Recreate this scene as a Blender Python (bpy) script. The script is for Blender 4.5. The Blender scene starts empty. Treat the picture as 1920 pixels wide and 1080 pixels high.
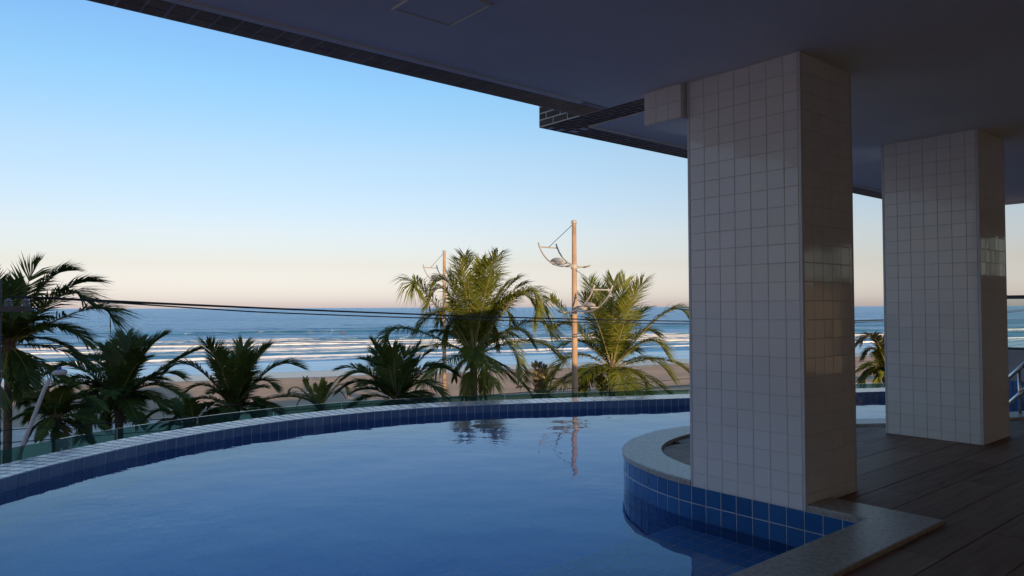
import bpy, bmesh, math, random
import numpy as np
from mathutils import Vector, Matrix, noise
R = math.radians
rnd = random.Random(7)
scene = bpy.context.scene
COL = scene.collection

# ------------------------------------------------------------------ camera, sky, sun, exposure
F, CX = 1370.0, 960.0                       # focal length in pixels of the 1920 px wide photograph
CAMZ = 1.06                                 # metres above the deck (deck = 0)
cd = bpy.data.cameras.new('camera'); cam = bpy.data.objects.new('camera', cd); COL.objects.link(cam)
cd.sensor_width = 36; cd.lens = F/1920*36; cd.clip_start = .05; cd.clip_end = 90000
pitch, roll = math.atan(36.05/F), -5/1630
cam.matrix_world = Matrix.Translation((0, 0, CAMZ)) @ Matrix.Rotation(R(90)+pitch, 4, 'X') @ Matrix.Rotation(roll, 4, 'Z')
scene.camera = cam

SUN_AZ, SUN_EL = 158.0, 11.0
world = bpy.data.worlds.new('World'); scene.world = world; world.use_nodes = True
wt = world.node_tree; wt.nodes.clear()
sky = wt.nodes.new('ShaderNodeTexSky'); sky.sky_type = 'NISHITA'; sky.sun_disc = False
sky.sun_elevation = R(SUN_EL); sky.sun_rotation = R(SUN_AZ)
sky.altitude = 0; sky.air_density = 1.0; sky.dust_density = 0.6; sky.ozone_density = 2.0
bg = wt.nodes.new('ShaderNodeBackground'); bg.inputs['Strength'].default_value = 0.145
wo = wt.nodes.new('ShaderNodeOutputWorld')
# clear evening air: a gentle tint by height above the horizon, the same all the way round
wg = wt.nodes.new('ShaderNodeTexCoord'); ws = wt.nodes.new('ShaderNodeSeparateXYZ'); wr = wt.nodes.new('ShaderNodeValToRGB')
wm = wt.nodes.new('ShaderNodeMixRGB'); wm.blend_type = 'MULTIPLY'; wm.inputs[0].default_value = 1.0
stops = [(0.0, (.92, .85, 1.40)), (.012, (.93, .92, 1.44)), (.056, (.94, .775, .91)), (.098, (1.06, .86, .92)), (.20, (1.13, 1.04, 1.04)), (.28, (.97, 1.15, 1.20)), (.36, (.88, 1.12, 1.32))]
while len(wr.color_ramp.elements) < len(stops): wr.color_ramp.elements.new(.5)
for e, (p, c) in zip(wr.color_ramp.elements, stops): e.position = p; e.color = (*c, 1)
wt.links.new(wg.outputs['Generated'], ws.inputs[0]); wt.links.new(ws.outputs[2], wr.inputs[0])
wt.links.new(sky.outputs[0], wm.inputs[1]); wt.links.new(wr.outputs[0], wm.inputs[2])
wt.links.new(wm.outputs[0], bg.inputs[0]); wt.links.new(bg.outputs[0], wo.inputs[0])

sl = bpy.data.lights.new('sun', 'SUN'); sl.energy = 5.0; sl.angle = R(0.5); sl.color = (1.0, .70, .42)
so = bpy.data.objects.new('sun', sl); COL.objects.link(so)
sdir = Vector((math.sin(R(SUN_AZ))*math.cos(R(SUN_EL)), math.cos(R(SUN_AZ))*math.cos(R(SUN_EL)), math.sin(R(SUN_EL))))
so.rotation_euler = (-sdir).to_track_quat('-Z', 'Y').to_euler()

vs = scene.view_settings
vs.view_transform = 'Standard'; vs.look = 'None'; vs.exposure = 0.22; vs.gamma = 1.0; vs.use_curve_mapping = False
scene.render.engine = 'CYCLES'
cy = scene.cycles
cy.use_denoising = True; cy.max_bounces = 10; cy.diffuse_bounces = 8; cy.glossy_bounces = 5
cy.transmission_bounces = 8; cy.transparent_max_bounces = 16; cy.sample_clamp_indirect = 6

# ------------------------------------------------------------------ coordinates
CA, SA = .767, .641                         # building axes seen from the camera: a = out to sea, b = along the facade
def W(a, b, z=0.0): return Vector((-SA*a + CA*b, CA*a + SA*b, z))
ROTB = math.atan2(SA, CA)                   # angle of the b axis in the world
MB = Matrix.Rotation(ROTB, 4, 'Z')          # local x = b, local y = a
def yh(px): return 579 - 5*px/1630
def P(px, py, Y):                           # photograph pixel at a known distance -> point
    return Vector(((px-CX)/F*Y, Y, CAMZ - (py-yh(px))/F*Y))

# ------------------------------------------------------------------ materials
def mat(name):
    m = bpy.data.materials.new(name); m.use_nodes = True
    nt = m.node_tree; b = nt.nodes['Principled BSDF']
    return m, nt, b
def N(nt, typ, **kw):
    n = nt.nodes.new(typ)
    for k, v in kw.items():
        if k in n.inputs: n.inputs[k].default_value = v
        else: setattr(n, k, v)
    return n
def ramp(nt, src, stops):
    r = nt.nodes.new('ShaderNodeValToRGB'); nt.links.new(src, r.inputs[0])
    e = r.color_ramp.elements
    while len(e) < len(stops): e.new(.5)
    for el, (p, c) in zip(e, stops):
        el.position = p; el.color = (*c, 1) if len(c) == 3 else c
    return r
def coords(nt, scale=(1, 1, 1), kind='Object', rot=(0, 0, 0)):
    tc = nt.nodes.new('ShaderNodeTexCoord'); mp = nt.nodes.new('ShaderNodeMapping')
    mp.inputs['Scale'].default_value = scale; mp.inputs['Rotation'].default_value = rot
    nt.links.new(tc.outputs[kind], mp.inputs[0]); return mp.outputs[0]
def wcoords(nt, scale=(1, 1, 1), rot=(0, 0, 0)):
    g = nt.nodes.new('ShaderNodeNewGeometry'); mp = nt.nodes.new('ShaderNodeMapping')
    mp.inputs['Scale'].default_value = scale; mp.inputs['Rotation'].default_value = rot
    nt.links.new(g.outputs['Position'], mp.inputs[0]); return mp.outputs[0]
def bump(nt, b, src, strength, dist):
    n = N(nt, 'ShaderNodeBump', Strength=strength, Distance=dist)
    nt.links.new(src, n.inputs['Height']); nt.links.new(n.outputs[0], b.inputs['Normal']); return n

def tile_mat(name, c1, c2, rough, noise_amt=.25, bumpd=.0006, spec=.5):
    """glazed tile: per-piece tone, faint cloudiness, slightly uneven glaze"""
    m, nt, b = mat(name)
    oi = nt.nodes.new('ShaderNodeObjectInfo'); co = wcoords(nt)
    nz = N(nt, 'ShaderNodeTexNoise', Scale=9.0, Detail=4.0); nt.links.new(co, nz.inputs[0])
    mx = N(nt, 'ShaderNodeMath', operation='MULTIPLY_ADD'); nt.links.new(nz.outputs[0], mx.inputs[0])
    mx.inputs[1].default_value = noise_amt*2
    ad = N(nt, 'ShaderNodeMath', operation='MULTIPLY_ADD'); nt.links.new(oi.outputs['Random'], ad.inputs[0])
    ad.inputs[1].default_value = 1-noise_amt; ad.inputs[2].default_value = -noise_amt*.5
    nt.links.new(ad.outputs[0], mx.inputs[2])
    r = ramp(nt, mx.outputs[0], [(0, c1), (1, c2)]); nt.links.new(r.outputs[0], b.inputs['Base Color'])
    b.inputs['Roughness'].default_value = rough; b.inputs['Specular IOR Level'].default_value = spec
    n2 = N(nt, 'ShaderNodeTexNoise', Scale=14.0, Detail=2.0); nt.links.new(co, n2.inputs[0])
    bump(nt, b, n2.outputs[0], .6, bumpd)
    return m
def plain(name, c, rough=.6, var=.12, scale=3.0, bd=.002, bs=60.0, metal=0.0):
    m, nt, b = mat(name); co = wcoords(nt)
    nz = N(nt, 'ShaderNodeTexNoise', Scale=scale, Detail=6.0, Roughness=.6); nt.links.new(co, nz.inputs[0])
    r = ramp(nt, nz.outputs[0], [(.3, tuple(x*(1-var) for x in c)), (.7, tuple(min(1, x*(1+var)) for x in c))])
    nt.links.new(r.outputs[0], b.inputs['Base Color'])
    b.inputs['Roughness'].default_value = rough; b.inputs['Metallic'].default_value = metal
    if bd:
        n2 = N(nt, 'ShaderNodeTexNoise', Scale=bs, Detail=3.0); nt.links.new(co, n2.inputs[0]); bump(nt, b, n2.outputs[0], .5, bd)
    return m

M = {}
M['white_tile'] = tile_mat('white_tile', (.81, .79, .765), (.87, .855, .835), .08, .35, .0009)
M['grout_light'] = plain('grout_light', (.66, .64, .62), .9)
M['blue_tile'] = tile_mat('blue_tile', (.016, .10, .30), (.030, .15, .40), .12, .3)
M['rim_tile'] = tile_mat('rim_tile', (.13, .20, .31), (.18, .26, .39), .09, .3)
M['floor_tile'] = tile_mat('floor_tile', (.04, .27, .80), (.09, .42, .95), .3, .3)
M['ledge_tile'] = tile_mat('ledge_tile', (.12, .33, .70), (.18, .42, .82), .3, .3)  # paler than the floor tiles: brighter light on the shallow ledge put into colour
M['grout_white'] = plain('grout_white', (.62, .64, .66), .9)
M['grout_blue'] = plain('grout_blue', (.17, .46, .86), .9)
M['grout_dark'] = plain('grout_dark', (.05, .07, .11), .9)
M['grout_rim'] = plain('grout_rim', (.66, .68, .72), .9)
M['brown_tile'] = tile_mat('brown_tile', (.17, .105, .062), (.36, .22, .13), .45, .5, .001, .3)
M['dark_brick'] = tile_mat('dark_brick', (.050, .030, .026), (.11, .066, .050), .5, .4, .001, .2)
M['grout_brown'] = plain('grout_brown', (.52, .48, .44), .9)
M['grout_pale'] = plain('grout_pale', (.70, .67, .64), .9)
M['plaster'] = plain('plaster', (.88, .85, .76), .85, .06, .9, .0008, 25)
M['trim'] = plain('trim', (.66, .66, .68), .35, .04)
M['wall_grey'] = plain('wall_grey', (.45, .42, .38), .7, .1)
M['render_wall'] = plain('render_wall', (.62, .55, .46), .85, .1)
M['steel'] = plain('steel', (.62, .63, .65), .22, .05, metal=1.0, bd=0)
M['frame_dark'] = plain('frame_dark', (.045, .055, .075), .4, .1, bd=0)
M['concrete'] = plain('concrete', (.36, .24, .15), .85, .22, 2.2, .006, 30)
M['lamp_paint'] = plain('lamp_paint', (.36, .34, .31), .5, .12, bd=0)
M['lamp_shell'] = plain('lamp_shell', (.30, .29, .27), .5, .2, bd=0)
M['lamp_white'] = plain('lamp_white', (.42, .44, .50), .4, .1, bd=0)
M['cell_blue'] = plain('cell_blue', (.02, .06, .35), .4, .1, bd=0)
M['cable'] = plain('cable', (.010, .010, .011), .6, .1, bd=0)
M['timber'] = plain('timber', (.055, .050, .048), .85, .3, 6)
M['porcelain'] = plain('porcelain', (.12, .12, .14), .25, .1, bd=0)
M['paving'] = plain('paving', (.58, .51, .44), .9, .12, .6, .004, 20)
M['asphalt'] = plain('asphalt', (.05, .05, .05), .9, .2, .8, .004, 30)
M['skin'] = plain('skin', (.16, .09, .06), .5, .1, bd=0)
M['board_white'] = plain('board_white', (.7, .7, .68), .4, .05, bd=0)

def granite():
    m, nt, b = mat('granite'); co = wcoords(nt)
    n1 = N(nt, 'ShaderNodeTexNoise', Scale=38.0, Detail=5.0, Roughness=.65); nt.links.new(co, n1.inputs[0])
    r1 = ramp(nt, n1.outputs[0], [(.35, (.30, .265, .225)), (.62, (.50, .455, .40))])
    n2 = N(nt, 'ShaderNodeTexVoronoi', Scale=55.0); nt.links.new(co, n2.inputs[0])
    n3 = N(nt, 'ShaderNodeTexNoise', Scale=16.0, Detail=2.0); nt.links.new(co, n3.inputs[0])
    mul = N(nt, 'ShaderNodeMath', operation='ADD'); nt.links.new(n2.outputs[0], mul.inputs[0]); nt.links.new(n3.outputs[0], mul.inputs[1])
    r2 = ramp(nt, mul.outputs[0], [(.50, (0, 0, 0)), (.60, (1, 1, 1))])
    mx = N(nt, 'ShaderNodeMixRGB', blend_type='MULTIPLY'); mx.inputs[0].default_value = .72
    nt.links.new(r1.outputs[0], mx.inputs[1]); nt.links.new(r2.outputs[0], mx.inputs[2])
    nt.links.new(mx.outputs[0], b.inputs['Base Color']); b.inputs['Roughness'].default_value = .38
    bump(nt, b, n1.outputs[0], .3, .001); return m
M['granite'] = granite()

def wood():
    m, nt, b = mat('wood_plank'); oi = nt.nodes.new('ShaderNodeObjectInfo')
    tc = nt.nodes.new('ShaderNodeTexCoord'); va = N(nt, 'ShaderNodeVectorMath', operation='MULTIPLY_ADD')
    va.inputs[1].default_value = (1.4, 16, 16)
    cmb = nt.nodes.new('ShaderNodeCombineXYZ'); mu = N(nt, 'ShaderNodeMath', operation='MULTIPLY'); mu.inputs[1].default_value = 70
    nt.links.new(oi.outputs['Random'], mu.inputs[0]); nt.links.new(mu.outputs[0], cmb.inputs[0]); nt.links.new(mu.outputs[0], cmb.inputs[1])
    nt.links.new(tc.outputs['Object'], va.inputs[0]); nt.links.new(cmb.outputs[0], va.inputs[2])
    n1 = N(nt, 'ShaderNodeTexNoise', Scale=1.6, Detail=7.0, Roughness=.62, Distortion=.6); nt.links.new(va.outputs[0], n1.inputs[0])
    add = N(nt, 'ShaderNodeMath', operation='MULTIPLY_ADD'); nt.links.new(oi.outputs['Random'], add.inputs[0])
    add.inputs[1].default_value = .34; nt.links.new(n1.outputs[0], add.inputs[2])
    r = ramp(nt, add.outputs[0], [(.32, (.125, .062, .036)), (.62, (.235, .128, .078)), (.95, (.33, .20, .13))])
    nt.links.new(r.outputs[0], b.inputs['Base Color']); b.inputs['Roughness'].default_value = .58
    b.inputs['Specular IOR Level'].default_value = .3; bump(nt, b, n1.outputs[0], .35, .0015); return m
M['wood'] = wood()

def pool_water():
    m, nt, b = mat('pool_water')
    b.inputs['Base Color'].default_value = (.90, .96, 1, 1)
    b.inputs['Roughness'].default_value = 0.0; b.inputs['IOR'].default_value = 1.33
    b.inputs['Transmission Weight'].default_value = 1.0
    co = wcoords(nt)
    n1 = N(nt, 'ShaderNodeTexNoise', Scale=2.2, Detail=1.5, Roughness=.45); nt.links.new(co, n1.inputs[0])
    n2 = N(nt, 'ShaderNodeTexNoise', Scale=9.0, Detail=2.0, Roughness=.5); nt.links.new(co, n2.inputs[0])
    n3 = N(nt, 'ShaderNodeTexNoise', Scale=.55, Detail=1.0); nt.links.new(co, n3.inputs[0])
    gate = ramp(nt, n3.outputs[0], [(.50, (.12,)*3), (.66, (1,)*3)])
    m2 = N(nt, 'ShaderNodeMath', operation='MULTIPLY'); nt.links.new(n2.outputs[0], m2.inputs[0]); nt.links.new(gate.outputs[0], m2.inputs[1])
    m3 = N(nt, 'ShaderNodeMath', operation='MULTIPLY_ADD'); nt.links.new(m2.outputs[0], m3.inputs[0]); m3.inputs[1].default_value = .42
    nt.links.new(n1.outputs[0], m3.inputs[2])
    bn = bump(nt, b, m3.outputs[0], 1.0, .0045); nt.nodes.remove(b); out = nt.nodes['Material Output']
    rf = N(nt, 'ShaderNodeBsdfRefraction', IOR=1.33, Roughness=0.0); rf.inputs[0].default_value = (.90, .98, 1, 1)
    gl = nt.nodes.new('ShaderNodeBsdfGlossy'); gl.inputs['Roughness'].default_value = 0.0; gl.inputs[0].default_value = (.74, .89, 1, 1)
    fr = N(nt, 'ShaderNodeFresnel', IOR=1.30); mx = nt.nodes.new('ShaderNodeMixShader')
    for n_ in (rf, gl, fr): nt.links.new(bn.outputs[0], n_.inputs['Normal'])
    nt.links.new(fr.outputs[0], mx.inputs[0]); nt.links.new(rf.outputs[0], mx.inputs[1]); nt.links.new(gl.outputs[0], mx.inputs[2]); nt.links.new(mx.outputs[0], out.inputs[0])
    return m
M['pool_water'] = pool_water()

def tinted_glass(name, tint, ior=1.5):
    m, nt, b = mat(name); nt.nodes.remove(b)
    out = nt.nodes['Material Output']
    tr = nt.nodes.new('ShaderNodeBsdfTransparent'); tr.inputs[0].default_value = (*tint, 1)
    gl = nt.nodes.new('ShaderNodeBsdfGlossy'); gl.inputs['Roughness'].default_value = .02
    fr = N(nt, 'ShaderNodeFresnel', IOR=ior); mx = nt.nodes.new('ShaderNodeMixShader')
    nt.links.new(fr.outputs[0], mx.inputs[0]); nt.links.new(tr.outputs[0], mx.inputs[1]); nt.links.new(gl.outputs[0], mx.inputs[2])
    nt.links.new(mx.outputs[0], out.inputs[0]); return m
M['green_glass'] = tinted_glass('green_glass', (.46, .62, .54))
M['window_glass'] = tinted_glass('window_glass', (.85, .92, .90))

UA = math.atan2(.36, .933)                  # heading of the coast line in the world
def sea_mat():
    m, nt, b = mat('sea_water')
    g = nt.nodes.new('ShaderNodeNewGeometry')
    def cs(sx, sy):
        mp = nt.nodes.new('ShaderNodeMapping'); mp.vector_type = 'TEXTURE'
        mp.inputs['Rotation'].default_value = (0, 0, UA); mp.inputs['Scale'].default_value = (sx, sy, 1)
        nt.links.new(g.outputs['Position'], mp.inputs[0]); return mp.outputs[0]
    at = N(nt, 'ShaderNodeAttribute', attribute_name='foam')
    n0 = N(nt, 'ShaderNodeTexNoise', Scale=1.0, Detail=6.0, Roughness=.7); nt.links.new(cs(3.4, .7), n0.inputs[0])
    ad = N(nt, 'ShaderNodeMath', operation='MULTIPLY_ADD'); nt.links.new(n0.outputs[0], ad.inputs[0]); ad.inputs[1].default_value = 2.2
    sb = N(nt, 'ShaderNodeMath', operation='SUBTRACT'); nt.links.new(at.outputs['Fac'], sb.inputs[0]); sb.inputs[1].default_value = 1.1
    nt.links.new(sb.outputs[0], ad.inputs[2])
    fm = ramp(nt, ad.outputs[0], [(.40, (0, 0, 0)), (.75, (1, 1, 1))])
    n1 = N(nt, 'ShaderNodeTexNoise', Scale=1.0, Detail=5.0, Roughness=.62); nt.links.new(cs(9.0, 2.6), n1.inputs[0])
    n2 = N(nt, 'ShaderNodeTexNoise', Scale=1.0, Detail=4.0, Roughness=.6); nt.links.new(cs(70, 16), n2.inputs[0])
    n3 = N(nt, 'ShaderNodeTexNoise', Scale=1.0, Detail=3.0, Roughness=.6); nt.links.new(cs(420, 110), n3.inputs[0])
    a1 = N(nt, 'ShaderNodeMath', operation='MULTIPLY_ADD'); nt.links.new(n2.outputs[0], a1.inputs[0]); a1.inputs[1].default_value = 6.0; nt.links.new(n1.outputs[0], a1.inputs[2])
    a2 = N(nt, 'ShaderNodeMath', operation='MULTIPLY_ADD'); nt.links.new(n3.outputs[0], a2.inputs[0]); a2.inputs[1].default_value = 34.0; nt.links.new(a1.outputs[0], a2.inputs[2])
    ch = N(nt, 'ShaderNodeAttribute', attribute_name='chop')
    a3 = N(nt, 'ShaderNodeMath', operation='MULTIPLY'); nt.links.new(a2.outputs[0], a3.inputs[0]); nt.links.new(ch.outputs['Fac'], a3.inputs[1])
    bump(nt, b, a3.outputs[0], 1.0, .8)
    bn = b.inputs['Normal'].links[0].from_node; nt.nodes.remove(b); out = nt.nodes['Material Output']
    df = nt.nodes.new('ShaderNodeBsdfDiffuse'); df.inputs[0].default_value = (.065, .205, .36, 1)
    gl = nt.nodes.new('ShaderNodeBsdfGlossy'); gl.inputs[0].default_value = (.80, .92, 1, 1); gl.inputs['Roughness'].default_value = .22
    fr = N(nt, 'ShaderNodeFresnel', IOR=1.33); fc = N(nt, 'ShaderNodeMath', operation='MULTIPLY'); nt.links.new(fr.outputs[0], fc.inputs[0]); fc.inputs[1].default_value = .95
    fo = nt.nodes.new('ShaderNodeBsdfDiffuse'); fo.inputs[0].default_value = (.90, .90, .87, 1)
    for n_ in (df, gl, fr, fo): nt.links.new(bn.outputs[0], n_.inputs['Normal'])
    m1 = nt.nodes.new('ShaderNodeMixShader'); nt.links.new(fc.outputs[0], m1.inputs[0]); nt.links.new(df.outputs[0], m1.inputs[1]); nt.links.new(gl.outputs[0], m1.inputs[2])
    m2 = nt.nodes.new('ShaderNodeMixShader'); nt.links.new(fm.outputs[0], m2.inputs[0]); nt.links.new(m1.outputs[0], m2.inputs[1]); nt.links.new(fo.outputs[0], m2.inputs[2])
    nt.links.new(m2.outputs[0], out.inputs[0])
    return m
M['sea'] = sea_mat()

def sand_mat():
    m, nt, b = mat('sand'); co = wcoords(nt)
    at = N(nt, 'ShaderNodeAttribute', attribute_name='wet')
    n1 = N(nt, 'ShaderNodeTexNoise', Scale=.22, Detail=7.0, Roughness=.65); nt.links.new(co, n1.inputs[0])
    n2 = N(nt, 'ShaderNodeTexNoise', Scale=3.2, Detail=5.0, Roughness=.7); nt.links.new(co, n2.inputs[0])
    dry = ramp(nt, n1.outputs[0], [(.35, (.42, .29, .19)), (.65, (.55, .39, .26))])
    ad = N(nt, 'ShaderNodeMath', operation='MULTIPLY_ADD'); nt.links.new(n1.outputs[0], ad.inputs[0]); ad.inputs[1].default_value = .5
    nt.links.new(at.outputs['Fac'], ad.inputs[2])
    wm = ramp(nt, ad.outputs[0], [(.55, (0, 0, 0)), (.85, (1, 1, 1))])
    mx = N(nt, 'ShaderNodeMixRGB'); nt.links.new(wm.outputs[0], mx.inputs[0]); nt.links.new(dry.outputs[0], mx.inputs[1]); mx.inputs[2].default_value = (.13, .098, .075, 1)
    nt.links.new(mx.outputs[0], b.inputs['Base Color'])
    rm = N(nt, 'ShaderNodeMapRange'); rm.inputs['To Min'].default_value = .95; rm.inputs['To Max'].default_value = .25
    nt.links.new(wm.outputs[0], rm.inputs[0]); nt.links.new(rm.outputs[0], b.inputs['Roughness'])
    inv = N(nt, 'ShaderNodeMath', operation='SUBTRACT'); inv.inputs[0].default_value = 1.0; nt.links.new(wm.outputs[0], inv.inputs[1])
    ml = N(nt, 'ShaderNodeMath', operation='MULTIPLY'); nt.links.new(inv.outputs[0], ml.inputs[0]); nt.links.new(n2.outputs[0], ml.inputs[1])
    bump(nt, b, ml.outputs[0], 1.0, .22); return m
M['sand'] = sand_mat()

def leaf_mat(name, c1, c2):
    m, nt, b = mat(name); nt.nodes.remove(b); out = nt.nodes['Material Output']
    oi = nt.nodes.new('ShaderNodeObjectInfo'); co = wcoords(nt)
    nz = N(nt, 'ShaderNodeTexNoise', Scale=2.5, Detail=3.0); nt.links.new(co, nz.inputs[0])
    ad = N(nt, 'ShaderNodeMath', operation='MULTIPLY_ADD'); nt.links.new(oi.outputs['Random'], ad.inputs[0]); ad.inputs[1].default_value = .6
    nt.links.new(nz.outputs[0], ad.inputs[2])
    r = ramp(nt, ad.outputs[0], [(.35, c1), (1.0, c2)])
    d = nt.nodes.new('ShaderNodeBsdfDiffuse'); t = nt.nodes.new('ShaderNodeBsdfTranslucent'); gl = nt.nodes.new('ShaderNodeBsdfGlossy')
    gl.inputs['Roughness'].default_value = .38
    nt.links.new(r.outputs[0], d.inputs[0]); nt.links.new(r.outputs[0], t.inputs[0])
    m1 = nt.nodes.new('ShaderNodeMixShader'); m1.inputs[0].default_value = .30
    nt.links.new(d.outputs[0], m1.inputs[1]); nt.links.new(t.outputs[0], m1.inputs[2])
    m2 = nt.nodes.new('ShaderNodeMixShader'); m2.inputs[0].default_value = .022
    nt.links.new(m1.outputs[0], m2.inputs[1]); nt.links.new(gl.outputs[0], m2.inputs[2]); nt.links.new(m2.outputs[0], out.inputs[0])
    return m
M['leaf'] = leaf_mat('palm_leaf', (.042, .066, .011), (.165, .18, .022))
M['leaf_shaded'] = leaf_mat('palm_leaf_shaded', (.036, .064, .015), (.090, .125, .028))  # darker copy of the leaf green: building shade on the left palms as colour
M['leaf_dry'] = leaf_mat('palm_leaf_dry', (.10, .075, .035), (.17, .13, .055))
M['rachis'] = plain('rachis', (.16, .14, .045), .6, .2, bd=0)
M['trunk'] = plain('palm_trunk', (.085, .07, .058), .9, .35, 5.0, .01, 18)
M['fibre'] = plain('palm_fibre', (.085, .060, .040), .95, .35, 8.0, .01, 30)

# ------------------------------------------------------------------ mesh helpers
def link(name, me, m=None, parent=None, label=None, cat=None, group=None, kind=None, mw=None):
    o = bpy.data.objects.new(name, me); COL.objects.link(o)
    if m is not None and me is not None and not me.materials: me.materials.append(m)
    if parent is not None: o.parent = parent
    if mw is not None: o.matrix_basis = mw
    if label: o['label'] = label
    if cat: o['category'] = cat
    if group: o['group'] = group
    if kind: o['kind'] = kind
    return o
def empty(name, loc, label, cat, group=None):
    o = bpy.data.objects.new(name, None); COL.objects.link(o); o.location = loc; o.empty_display_size = .1
    o['label'] = label; o['category'] = cat
    if group: o['group'] = group
    return o
class MBld:
    """collects polygons in world space"""
    def __init__(s): s.v = []; s.f = []
    def poly(s, pts):
        i = len(s.v); s.v += [tuple(p) for p in pts]; s.f.append(tuple(range(i, i+len(pts))))
    def box(s, mw, x0, x1, y0, y1, z0, z1):
        i = len(s.v)
        for z in (z0, z1):
            for x, y in ((x0, y0), (x1, y0), (x1, y1), (x0, y1)): s.v.append(tuple(mw @ Vector((x, y, z))))
        for f in ((3, 2, 1, 0), (4, 5, 6, 7), (0, 1, 5, 4), (1, 2, 6, 5), (2, 3, 7, 6), (3, 0, 4, 7)): s.f.append(tuple(i+k for k in f))
    def prism(s, pts, z0, z1):
        n = len(pts); i = len(s.v)
        for z in (z0, z1): s.v += [(p[0], p[1], z) for p in pts]
        s.f.append(tuple(range(i+n-1, i-1, -1))); s.f.append(tuple(range(i+n, i+2*n)))
        for k in range(n):
            j = (k+1) % n; s.f.append((i+k, i+j, i+n+j, i+n+k))
    def tube(s, pts, rad, seg=8, cap=True):
        pts = [Vector(p) for p in pts]; n = len(pts); i = len(s.v)
        rs = rad if isinstance(rad, (list, tuple)) else [rad]*n
        ref = None
        for k, p in enumerate(pts):
            t = (pts[min(k+1, n-1)]-pts[max(k-1, 0)]).normalized()
            if ref is None: ref = t.orthogonal().normalized()
            u = (ref - t*ref.dot(t)).normalized(); ref = u; w = t.cross(u)
            for q in range(seg):
                a = 2*math.pi*q/seg; s.v.append(tuple(p + (u*math.cos(a)+w*math.sin(a))*rs[k]))
        for k in range(n-1):
            for q in range(seg):
                r = (q+1) % seg; s.f.append((i+k*seg+q, i+k*seg+r, i+(k+1)*seg+r, i+(k+1)*seg+q))
        if cap:
            s.f.append(tuple(i+q for q in range(seg-1, -1, -1))); s.f.append(tuple(i+(n-1)*seg+q for q in range(seg)))
    def lathe(s, base, prof, seg=12, axis=Vector((0, 0, 1))):
        s.tube([Vector(base)+axis*z for z, r in prof], [r for z, r in prof], seg)
    def mesh(s, name, smooth=False, bev=0):
        me = bpy.data.meshes.new(name); me.from_pydata(s.v, [], s.f)
        bm = bmesh.new(); bm.from_mesh(me); bmesh.ops.recalc_face_normals(bm, faces=bm.faces)
        if bev:
            bmesh.ops.bevel(bm, geom=[e for e in bm.edges if e.calc_face_angle(0) > .6], offset=bev, segments=2, affect='EDGES', profile=.6)
        bm.to_mesh(me); bm.free()
        if smooth:
            for p in me.polygons: p.use_smooth = True
        me.update(); return me
    def build(s, name, m, parent=None, smooth=False, bev=0, **kw):
        o = link(name, s.mesh(name, smooth, bev), m, None, **kw)
        if parent is not None:
            o.parent = parent; o.matrix_parent_inverse = PINV[parent.name] if parent.name in PINV else Matrix.Translation(-parent.location)
        return o
PINV = {}
def pin(o, parent):                          # parent keeping the world placement
    o.parent = parent; o.matrix_parent_inverse = Matrix.Translation(-parent.location); return o

def tile_mesh(name, w, h, t=.008, ch=.0018):
    """one tile: x = width, y = height, z = out of the wall; chamfered front"""
    a, b = w/2, h/2
    v = [(-a, -b, 0), (a, -b, 0), (a, b, 0), (-a, b, 0), (-a, -b, t-ch), (a, -b, t-ch), (a, b, t-ch), (-a, b, t-ch),
         (-a+ch, -b+ch, t), (a-ch, -b+ch, t), (a-ch, b-ch, t), (-a+ch, b-ch, t)]
    f = [(8, 9, 10, 11)]
    for k in range(4):
        j = (k+1) % 4; f += [(k, j, 4+j, 4+k), (4+k, 4+j, 8+j, 8+k)]
    me = bpy.data.meshes.new(name); me.from_pydata(v, [], f); me.update(); return me
_tm = {}
def tmesh(kind, w, h, m, t=.008, ch=.0018):
    k = (kind, round(w, 4), round(h, 4))
    if k not in _tm:
        _tm[k] = tile_mesh(kind, w, h, t, ch); _tm[k].materials.append(m)
    return _tm[k]
def frame(o, x, y, z):                       # matrix from origin and axes
    return Matrix(((x.x, y.x, z.x, o.x), (x.y, y.y, z.y, o.y), (x.z, y.z, z.z, o.z), (0, 0, 0, 1)))
def put_tile(name, me, mw, parent, jit=.004):
    j = Matrix.Rotation(rnd.gauss(0, jit), 4, 'X') @ Matrix.Rotation(rnd.gauss(0, jit), 4, 'Y')
    return pin(link(name, me, mw=mw @ j @ Matrix.Translation((0, 0, .0022-me.vertices[8].co.z))), parent)
class Field:
    """many tiles joined into one mesh (too small or too many to pick apart)"""
    def __init__(s): s.v = []; s.f = []
    def add(s, me, mw, jit=.004):
        i = len(s.v); j = Matrix.Rotation(rnd.gauss(0, jit), 4, 'X') @ Matrix.Rotation(rnd.gauss(0, jit), 4, 'Y'); m2 = mw @ j @ Matrix.Translation((0, 0, .0022-me.vertices[8].co.z))
        s.v += [tuple(m2 @ v.co) for v in me.vertices]; s.f += [tuple(i+k for k in p.vertices) for p in me.polygons]
    def build(s, name, m, parent):
        me = bpy.data.meshes.new(name); me.from_pydata(s.v, [], s.f); me.update(); me.materials.append(m)
        o = link(name, me, kind='stuff'); return pin(o, parent)
UP = Vector((0, 0, 1)); AX = Vector((-SA, CA, 0)); BX = Vector((CA, SA, 0))
T = .102; G = .0035                           # tile pitch and joint

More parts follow.
